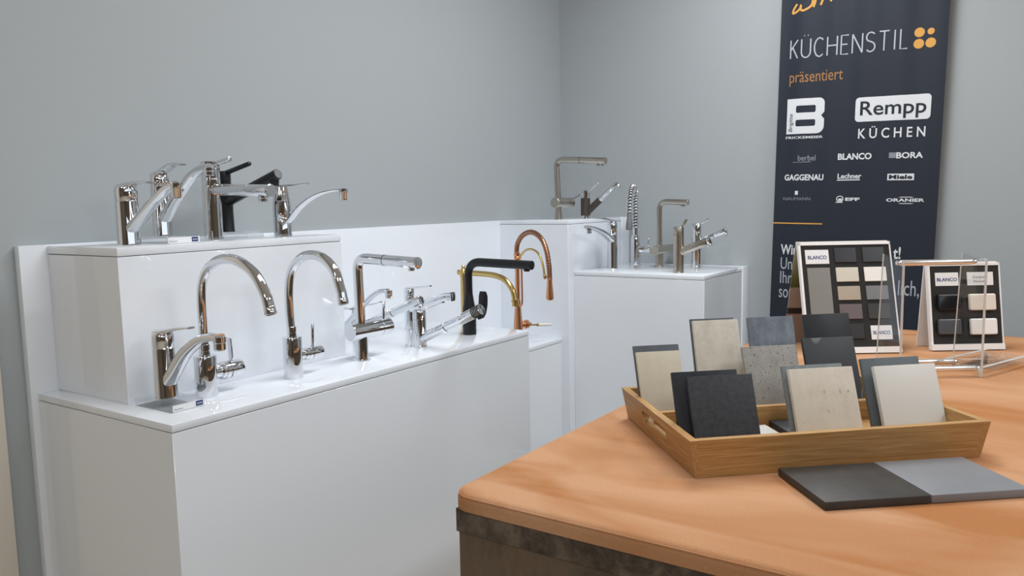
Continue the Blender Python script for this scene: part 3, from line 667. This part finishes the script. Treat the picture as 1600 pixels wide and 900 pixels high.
printed('brand_lettering', [T('ORANIER', .4283, 1.3310, .5612, 1.3440, bold=.03), shape([(.470, 1.3475), (.525, 1.3475), (.515, 1.3500), (.480, 1.3500)]), shape([(.470, 1.3255), (.525, 1.3255), (.515, 1.3230), (.480, 1.3230)])], WHITEP)
printed('rule', [shape([(.0, 1.2375), (.1965, 1.2375), (.1965, 1.2425), (.0, 1.2425)])], ORANGE, label='orange line')
printed('text_lettering', [T('Wir', .0345, 1.1100, .103, 1.1520, bold=.02)], WHITEP)
printed('text_lettering', [T('t!', .464, 1.1100, .4900, 1.1580, bold=.02)], WHITEP)
printed('text_lettering', [T('Uns', .0365, 1.0485, .103, 1.0970)], SILVERP)
printed('text_lettering', [T('Ihre', .0365, .9890, .106, 1.0400)], SILVERP)
printed('text_lettering', [T('sor', .0335, .9285, .092, .9650)], SILVERP)
printed('text_lettering', [T('lich,', .488, .9600, .5620, 1.0290)], SILVERP)

# ------------------------------------------------------------------ copper felt table
TX, TY, TX1, TY1, TZ = 1.297, -.012, 3.3, 1.83, .93
table = empty('display_table', (TX, TY, 0), 0, 'large table with copper felt top on a rusty brown base', 'table')
tw, tl = TX1-TX, TY1-TY
o_ = rrect(0, 0, tw, tl, .038, 10); t_ = extrude_shape(o_, [], .0255)
top_edges = [e for e in t_.edges if all(abs(v.co.z-.0255) < 1e-5 for v in e.verts) and len(e.link_faces) == 2 and e.calc_face_angle(0) > .5]
bmesh.ops.bevel(t_, geom=top_edges, offset=.012, segments=6, profile=.5, affect='EDGES')
mb = MB(); mb.merge(t_, Matrix.Translation((0, 0, TZ-.0255))); cover = mb.build('felt_cover', FELT, table, sharp=60)
mb = MB(); P = [(x+ (0.0), y, TZ-.0040) for x, y in o_]; ctr = Vector((tw/2, tl/2, 0))
ring = [Vector((x, y, 0)) for x, y in o_]; c_ = Vector((tw/2, tl/2, 0))
mb.tube([p + (c_-p).normalized()*.0022 + Vector((0, 0, TZ-.0050)) for p in ring+ring[:1]], .0011, 8)
mb.build('felt_seam', FELT, cover)
MB().box((.011, .005, TZ-.0610), (tw-.012, tl-.012, TZ-.0256), .001).build('edge_band', RUSTB, table)['label'] = 'dark metal band under the felt'
MB().box((.013, .009, 0), (tw-.02, tl-.02, TZ-.0611), .001).build('base', RUST, table)

# ------------------------------------------------------------------ oak tray, local frame: x along its front, y to the back
UV = Vector((.734, .679, 0)).normalized(); TANG = math.atan2(UV.y, UV.x); TO = Vector((1.587, .221, TZ+.0005))
tray = empty('serving_tray', TO, TANG, 'oak tray with slanted sides and slot handles holding the stone samples', 'tray')
TL, TD, TH_, TW = .476, .340, .060, .0125; FL = .011
def slant_wall(name, pts_bot, pts_top, m_, parent):
    mb = MB(); mb._new([*pts_bot, *pts_top], [(3,2,1,0),(4,5,6,7),(0,1,5,4),(1,2,6,5),(2,3,7,6),(3,0,4,7)])
    return mb.build(name, m_, parent)
def wall_x(name, y, out):   # long walls between the end walls
    b = [(TW, y, .0), (TL-TW, y, .0), (TL-TW, y+TW, .0), (TW, y+TW, .0)]
    t_ = [(TW-FL, y+out, TH_), (TL-TW+FL, y+out, TH_), (TL-TW+FL, y+TW+out, TH_), (TW-FL, y+TW+out, TH_)]
    return slant_wall(name, b, t_, OAKX, tray)
wall_x('front_wall', 0, -.007); wall_x('rear_wall', TD-TW, .007)
def end_wall(x, out):
    pts = [(0, 0), (TD, 0), (TD+.007, TH_), (-.007, TH_)]
    yc, zc, hl, hr = .172, .036, .062, .0095
    slot = [(yc+hl-hr+hr*math.cos(math.radians(q)), zc+hr*math.sin(math.radians(q))) for q in range(-90, 91, 15)] + [(yc-hl+hr+hr*math.cos(math.radians(q)), zc+hr*math.sin(math.radians(q))) for q in range(90, 271, 15)]
    b = extrude_shape(pts, [slot], TW)
    for v in b.verts:
        y, z, d = v.co; v.co = Vector((x+d+out*z/TH_, y, z))
    mb = MB(); mb.merge(b); return mb.build('end_wall', OAKY, tray, sharp=30)
end_wall(0, -FL); end_wall(TL-TW, FL)
MB().box((TW, TW, .002), (TL-TW, TD-TW, .010)).build('floor_board', OAKX, tray)
MB().box((TW-.004, .205, .010), (TL-TW+.004, .217, .046), .001).build('divider', OAKX, tray)
# ------------------------------------------------------------------ stone samples
def tray_pt(u, v, z): c, s = math.cos(TANG), math.sin(TANG); return TO + Vector((u*c-v*s, u*s+v*c, z))
STONE = {
 'dark': noise_mat('dark_grey_stone', [(.3, '34363a'), (.7, '43454a')], nscale=120, detail=4, rough=.55, spec=.3, bump=.2),
 'blueblack': noise_mat('blue_black_stone', [(.3, '25272d'), (.7, '30333a')], nscale=60, rough=.5, spec=.3),
 'greige': noise_mat('beige_stone', [(.3, 'bcb3a0'), (.7, 'c5bdab')], nscale=40, rough=.5, spec=.3),
 'slate': noise_mat('slate_grey_stone', [(.3, '4a4e54'), (.7, '585c62')], nscale=30, rough=.5, spec=.3),
 'cream': noise_mat('cream_limestone', [(.3, 'b8b1a2'), (.5, 'cbc6b9'), (.7, 'd4d0c5')], nscale=26, detail=8, nrough=.75, rough=.5, spec=.3),
 'vein': noise_mat('veined_travertine', [(.3, 'a5998a'), (.42, 'cdc5b7'), (.7, 'dad3c7')], scale=(1.3, 1, .8), nscale=22, detail=10, nrough=.8, rough=.5, spec=.3, speck=(75, .655, 'a39685')),
 'speck': noise_mat('speckled_grey_concrete', [(.3, '8d8b87'), (.7, 'a3a19d')], nscale=30, rough=.6, spec=.3, speck=(210, .59, '6f675e')),
 'cloudy': noise_mat('cloudy_blue_grey_stone', [(.3, '4d555f'), (.5, '6a727c'), (.72, '8a929b')], scale=(1, 1, .7), nscale=26, detail=9, nrough=.75, rough=.45, spec=.3),
 'black': noise_mat('black_stone', [(.3, '232529'), (.7, '2b2d32')], nscale=50, rough=.45, spec=.35),
 'anthra': noise_mat('anthracite_stone', [(.3, '3a3d40'), (.535, '42464a'), (.548, '777b7e'), (.56, '44484b')], scale=(1, 1, .5), nscale=7, detail=2, rough=.5, spec=.3),
 'greygreen': noise_mat('grey_green_stone', [(.3, '70777a'), (.7, '868c8d')], nscale=60, rough=.5, spec=.3),
 'grey': noise_mat('mid_grey_stone', [(.3, '5d6468'), (.7, '666d71')], nscale=30, rough=.5, spec=.3),
 'white': mat('white_stone', 'd9d8d3', .4),
 'flatdark': noise_mat('charcoal_stone', [(.3, '3b3938'), (.7, '45423f')], nscale=50, rough=.5, spec=.35),
 'flatgrey': noise_mat('smooth_grey_stone', [(.3, '7c7e82'), (.7, '85878b')], nscale=8, rough=.45, spec=.35),
}
EDGESTONE = {k: None for k in STONE}
def sample(u0, u1, v0, lean, length, th, m_, label, z=.0108):
    """slab leaning back by lean degrees, front lower edge at tray (u0..u1, v0)"""
    a = math.radians(lean)
    o = MB().box((0, 0, 0), (u1-u0, th, length), .0009, 2).build('stone_sample', STONE[m_])
    o.matrix_world = Matrix.Translation(tray_pt(u0, v0, z)) @ Matrix.Rotation(TANG, 4, 'Z') @ Matrix.Rotation(-a, 4, 'X')
    return tag(o, label, 'stone sample', 'stone samples in the oak tray')
sample(.0225, .1325, .045, 21, .132, .008, 'dark', 'dark grey square stone sample at the front left of the tray')
sample(.006, .118, .070, 21, .135, .008, 'blueblack', 'blue-black stone sample just behind the dark grey one, front left')
sample(.2035, .318, .060, 21, .132, .008, 'vein', 'beige stone sample with brown flecks, front middle of the tray')
sample(.201, .310, .078, 21, .134, .006, 'greygreen', 'thin grey-green stone sample behind the brown-flecked beige one')
sample(.357, .470, .060, 21, .1295, .009, 'white', 'plain white stone sample at the front right of the tray')
sample(.350, .458, .084, 21, .138, .008, 'grey', 'mid grey stone sample behind the plain white one')
sample(.0005, .085, .237, 24, .139, .007, 'greige', 'plain beige stone sample at the rear left of the tray')
sample(.0005, .089, .2500, 24, .1485, .006, 'slate', 'slate grey stone sample peeping out behind the plain beige one')
sample(.205, .313, .237, 21, .138, .008, 'speck', 'speckled concrete-grey stone sample in the rear middle row')
sample(.328, .432, .237, 21, .1485, .008, 'anthra', 'anthracite stone sample in front of the black one, rear right of the tray')
sample(.128, .220, .286, 17, .1815, .008, 'cream', 'tall cream limestone sample standing at the back of the tray')
sample(.126, .215, .2950, 17, .1835, .004, 'slate', 'thin grey slab behind the tall cream limestone sample')
sample(.240, .334, .286, 17, .1835, .008, 'cloudy', 'cloudy blue-grey stone sample behind the speckled concrete-grey one')
sample(.356, .453, .286, 17, .1845, .008, 'black', 'black stone sample at the back right of the tray')
def flat_sample(name, u0, v0, su, sv, rot, z, th, m_, label, grp=None):
    o = MB().box((0, 0, 0), (su, sv, th), .0012, 2).build(name, STONE[m_])
    o.matrix_world = Matrix.Translation(tray_pt(u0, v0, z)) @ Matrix.Rotation(TANG+rot, 4, 'Z')
    return tag(o, label, 'stone sample', grp)
flat_sample('stone_sample', .137, .092, .070, .100, .0, .0106, .006, 'white', 'white stone sample lying flat inside the tray')
flat_sample('stone_sample', .216, .128, .070, .072, -.02, .0106, .011, 'black', 'black stone sample lying flat inside the tray behind the brown-flecked sample')
flat_sample('stone_slab', .121, -.1535, .1515, .1400, -.035, 0.0004, .0118, 'flatdark', 'charcoal stone slab lying on the copper felt before the tray')
flat_sample('stone_slab', .2745, -.1588, .1465, .1400, -.035, 0.0004, .0118, 'flatgrey', 'smooth light grey stone slab on the felt beside the charcoal slab')

# ------------------------------------------------------------------ sample displays (white tent cards with foam insert)
def print_mat():
    M = mat('printed_plant_photo', 'b5a99a', .5); nt = M.node_tree; b = nt.nodes['Principled BSDF']
    t = nt.nodes.new('ShaderNodeTexCoord'); sp = nt.nodes.new('ShaderNodeSeparateXYZ'); nt.links.new(t.outputs['Object'], sp.inputs[0])
    n = nt.nodes.new('ShaderNodeTexNoise'); n.inputs['Scale'].default_value = 60; nt.links.new(t.outputs['Object'], n.inputs['Vector'])
    r = nt.nodes.new('ShaderNodeValToRGB'); r.color_ramp.interpolation = 'LINEAR'; e = r.color_ramp.elements
    st = [(0, '9a8b80'), (.29, '9a8b80'), (.30, '2a2724'), (.35, '2a2724'), (.36, 'a09086'), (.55, 'a3948a'), (.56, '50522f'), (.66, '6d7440'), (.80, '9a9a7c'), (.92, 'b9b1a6'), (1, 'cfc7bd')]
    while len(e) < len(st): e.new(.5)
    for q, (p, c) in zip(e, st): q.position = p; q.color = lin(c)
    ma = nt.nodes.new('ShaderNodeMath'); ma.operation = 'MULTIPLY_ADD'; nt.links.new(sp.outputs['Z'], ma.inputs[0]); ma.inputs[1].default_value = 1/.31
    mm = nt.nodes.new('ShaderNodeMath'); mm.operation = 'MULTIPLY'; nt.links.new(n.outputs['Fac'], mm.inputs[0]); mm.inputs[1].default_value = .01; nt.links.new(mm.outputs[0], ma.inputs[2])
    nt.links.new(ma.outputs[0], r.inputs['Fac']); nt.links.new(r.outputs['Color'], b.inputs['Base Color']); return M
PRINT = print_mat()
def display(loc, ang, wb, wt, L, lean, lean2, label, prt):
    """front leaf leans back by lean; local x along the face, y away, origin bottom left of the front face"""
    t = empty('sample_display', loc, ang, label, 'sample display', 'sample displays')
    A = Matrix.Rotation(-lean, 4, 'X')
    fr = MB(); d = .014
    def slab(x0b, x1b, x0t, x1t, y0, y1, z0, z1, mb_):
        mb_._new([(x0b, y0, z0), (x1b, y0, z0), (x1b, y1, z0), (x0b, y1, z0), (x0t, y0, z1), (x1t, y0, z1), (x1t, y1, z1), (x0t, y1, z1)], [(3,2,1,0),(4,5,6,7),(0,1,5,4),(1,2,6,5),(2,3,7,6),(3,0,4,7)])
    lip = .018; rim = .006
    slab(0, wb, 0, wt, .006, d, .0047, L, fr)                       # backing
    slab(0, rim, 0, rim, 0, .006, lip, L, fr); slab(wb-.003, wb, wt-.003, wt, 0, .006, lip, L, fr)
    slab(0, wb, 0, wt, 0, .006, L-.008, L, fr); slab(0, wb, 0, wb, -.004, .006, .002, lip, fr)
    f_ = fr.build('front_frame', STANDW, t, M=A)
    fo = MB(); slab(rim, wb-.003, rim, wt-.003, .0028, .0058, lip, L-.008, fo); fo.build('foam_insert', FOAM, f_, M=A)
    h = L*math.cos(lean); yt = L*math.sin(lean)+d
    bk = MB(); bl = h/math.cos(lean2)
    slab(0, wb, 0, wt, 0, .004, 0, bl, bk)
    bo = bk.build('rear_leaf', PRINT if prt else STANDW, t); bo.location = (0, yt+h*math.tan(lean2), 0); bo.rotation_euler = (lean2, 0, 0)
    return t, f_, A, lip, rim
def card(f_, A, x0, z0, x1, z1, lines, m_=BLUE, bold=.018):
    c = MB().box((x0, .0016, z0), (x1, .0030, z1), .0003, 1).build('name_card', PAPER, f_, M=A)
    hh = (z1-z0)
    for i, (s_, fx, fz, fh) in enumerate(lines):
        b = MB(); wx = (x1-x0)
        Mx = A @ Matrix(((1, 0, 0, 0), (0, 0, -1, .0015), (0, 1, 0, 0), (0, 0, 0, 1)))
        b.merge(text_bm(s_, (x0+wx*fx, z0+hh*fz, x1-wx*fx, z0+hh*(fz+fh)), bold=bold, depth=.0003), Mx)
        b.build('card_lettering', m_, c)
    return c
def chip(loc, ang, A, x0, z0, x1, z1, m_, th, rad, label, grp, bev=.0008):
    M = Matrix.Translation(loc) @ Matrix.Rotation(ang, 4, 'Z') @ A @ Matrix.Translation(((x0+x1)/2, 0, (z0+z1)/2))
    w2, h2 = (x1-x0)/2, (z1-z0)/2
    b = extrude_shape(rrect(-w2, -h2, w2, h2, rad, 5), [], th)
    ee = [e for e in b.edges if all(v.co.z > th-1e-5 for v in e.verts) and len(e.link_faces) == 2 and e.calc_face_angle(0) > .5]
    if bev: bmesh.ops.bevel(b, geom=ee, offset=bev, segments=4, profile=.5, affect='EDGES')
    mb = MB(); mb.merge(b, Matrix(((1, 0, 0, 0), (0, 0, -1, .0027), (0, 1, 0, 0), (0, 0, 0, 1))))
    o = mb.build('sample_chip', m_); o.matrix_world = M
    return tag(o, label, 'sample chip', grp)
ANG = math.radians(34.1)
LA = Vector((1.4952, 1.2661, TZ+.0006)); WA = .250; LNA = .306; LEA = math.radians(17)
ta, fa_, AA, lip, rim = display(LA, ANG, WA, .250, LNA, LEA, math.radians(16), 'larger white tent display with stone colour chips and two brand cards', True)
def frac(x0, x1, y0, y1, Wb, Wt, L, z0):
    zt = L-.008; z1_ = zt-(zt-z0)*y0; z0_ = zt-(zt-z0)*y1
    wl = lambda z: Wb+(Wt-Wb)*z/L
    return x0*wl(z1_), z0_, x1*wl(z1_), z1_
def FA(*q): return frac(*q, WA, .250, LNA, lip)
card(fa_, AA, *FA(.07, .325, .045, .185), [('BLANCO', .10, .33, .26)])
card(fa_, AA, *FA(.70, .925, .795, .930), [('BLANCO', .10, .36, .26)])
CH = lambda n, c, r=.45: noise_mat(n, [(.3, c), (.7, c)], nscale=300, rough=r, bump=.1)
GA = 'colour chips in the larger tent display'
for q, c, lb in ((FA(.385, .62, .03, .175), '34353a', 'charcoal chip in the larger tent display, top row middle'), (FA(.69, .925, .03, .175), '3c3e44', 'dark grey chip in the larger tent display, top row right'),
                 (FA(.075, .32, .225, .70), '85847f', 'long mid grey chip in the larger tent display, left column'),
                 (FA(.385, .625, .225, .365), 'd6d1c2', 'cream chip in the larger tent display, second row middle'), (FA(.69, .925, .225, .365), 'f3f1ec', 'white chip in the larger tent display, second row right'),
                 (FA(.385, .625, .41, .545), 'b0a593', 'tan chip in the larger tent display, third row middle'), (FA(.69, .925, .41, .545), '7a7b7f', 'grey chip in the larger tent display, third row right'),
                 (FA(.385, .625, .585, .73), '6b6162', 'taupe chip in the larger tent display, fourth row middle'), (FA(.69, .925, .585, .73), '3a3a38', 'near-black chip in the larger tent display, fourth row right'),
                 (FA(.385, .625, .775, .92), '2f2f30', 'black chip in the larger tent display, bottom row middle')):
    chip(LA, ANG, AA, *q, CH('chip_'+c, c), .0035, .0012, lb, GA)
LB = Vector((1.7655, 1.469, TZ+.0006)); WB = .1945; LNB = .236; LEB = math.radians(10)
tb, fb_, AB, lip, rim = display(LB, ANG, WB, .1945, LNB, LEB, math.radians(6), 'smaller white tent display with four glossy ceramic chips', False)
def FB(*q): return frac(*q, WB, .1945, LNB, lip)
card(fb_, AB, *FB(.105, .425, .085, .255), [('BLANCO', .07, .34, .26)])
card(fb_, AB, *FB(.545, .905, .085, .255), [('Keramik-', .22, .52, .22), ('becken', .25, .22, .20)], GREYTXT, 0)
MBK = MB()
for cx, cz in ((.265, .46), (.265, .775), (.725, .46), (.725, .775)):
    x0, z0, x1, z1 = FB(cx-.205, cx+.205, cz-.095, cz+.095)
    b = extrude_shape(rrect(x0, z0, x1, z1, .015, 6), [], .0006); MBK.merge(b, AB @ Matrix(((1, 0, 0, 0), (0, 0, -1, .00275), (0, 1, 0, 0), (0, 0, 0, 1))))
MBK.build('finger_recess', SLOT, fb_)
GB = 'ceramic chips in the smaller tent display'
for q, c, lb in ((FB(.11, .42, .365, .565), '17181a', 'glossy black ceramic chip in the smaller tent display'), (FB(.545, .905, .365, .575), 'eee6da', 'glossy cream ceramic chip in the smaller tent display'),
                 (FB(.105, .415, .68, .875), '55585e', 'dark grey ceramic chip in the smaller tent display'), (FB(.545, .905, .68, .885), 'f6f5f3', 'glossy white ceramic chip in the smaller tent display')):
    chip(LB, ANG, AB, *q, mat('ceramic_'+c, c, .12, coat=.4), .010, .005, lb, GB, bev=.003)

# ------------------------------------------------------------------ clear acrylic stand with metal rods
SB = Vector((1.744, 1.076, TZ)); SA = math.atan2(.104, .153)
st = empty('acrylic_stand', SB, SA, 'clear acrylic stand with three metal rods beside the tray', 'stand')
SW = .186; ZT0 = .0225
def plate(x):
    pts = [(0, ZT0-.008), (.118, ZT0-.010), (.098, .280), (.052, .272), (0.0, .272)]
    b = extrude_shape(pts, [], .005)
    for v in b.verts: y, z, d = v.co; v.co = Vector((x-.0025+d, y, z))
    mb = MB(); mb.merge(b); p = mb.build('side_plate', SHEET, st)
    e = MB(); e.box((x-.0027, -.0006, ZT0-.008), (x+.0027, .0002, .272)); e.build('polished_edge', EDGE, p)
    e = MB(); e.sweep([(x, .118, ZT0-.010), (x, .098, .280)], .0030, .0008, upv=(0, 1, 0), n=8, power=8); e.build('polished_edge', EDGE, p)
    return p
plate(0); plate(SW)
def rod(y, z, x0, x1):
    r_ = MB().cyl((x0+.008, y, z), (x1-.008, y, z), .0068, None, .001, 24).build('rod', ALU, st)
    for a, b in ((x0-.002, x0+.008), (x1-.008, x1+.002)): MB().cyl((a, y, z), (b, y, z), .0050, None, .001, 16).build('rod_end', CHROME, r_)
rod(.040, .2625, .004, SW+.006-.008); rod(.012, .0200, .004, SW); rod(.104, .0170, .004, SW)
for x in (0, SW):
    MB().cyl((x, .004, .0004), (x, .004, .020), .0045, .0055, .001, 16).build('foot', EDGE, st); MB().cyl((x, .110, .0004), (x, .110, .018), .0045, .0055, .001, 16).build('foot', EDGE, st)
AM = Matrix.Translation((SW, .004, 0)) @ Matrix.Rotation(math.radians(34), 4, 'Z')
for y in (.0, .100):
    mb = MB(); mb.box((.006, y-.004, .013), (.26, y+.004, .022), .0008); mb.build('side_arm', SHEET, st, M=AM)
    mb = MB(); mb.box((.006, y-.0042, .0215), (.26, y+.0042, .0225)); mb.build('polished_edge', EDGE, st, M=AM)
MB().box((.02, .008, .014), (.24, .092, .018), .0006).build('side_shelf', SHEET, st, M=AM)
MB().box((.05, .02, .0185), (.075, .045, .036), .001).build('stop_block', SHEET, st, M=AM)
MB().box((.09, .006, .0035), (.25, .094, .0075), .0006).build('lower_shelf', SHEET, st, M=AM)
for y in (.0, .10): MB().cyl((.24, y, .0004), (.24, y, .013), .005, None, .001, 16).build('foot', EDGE, st, M=AM)
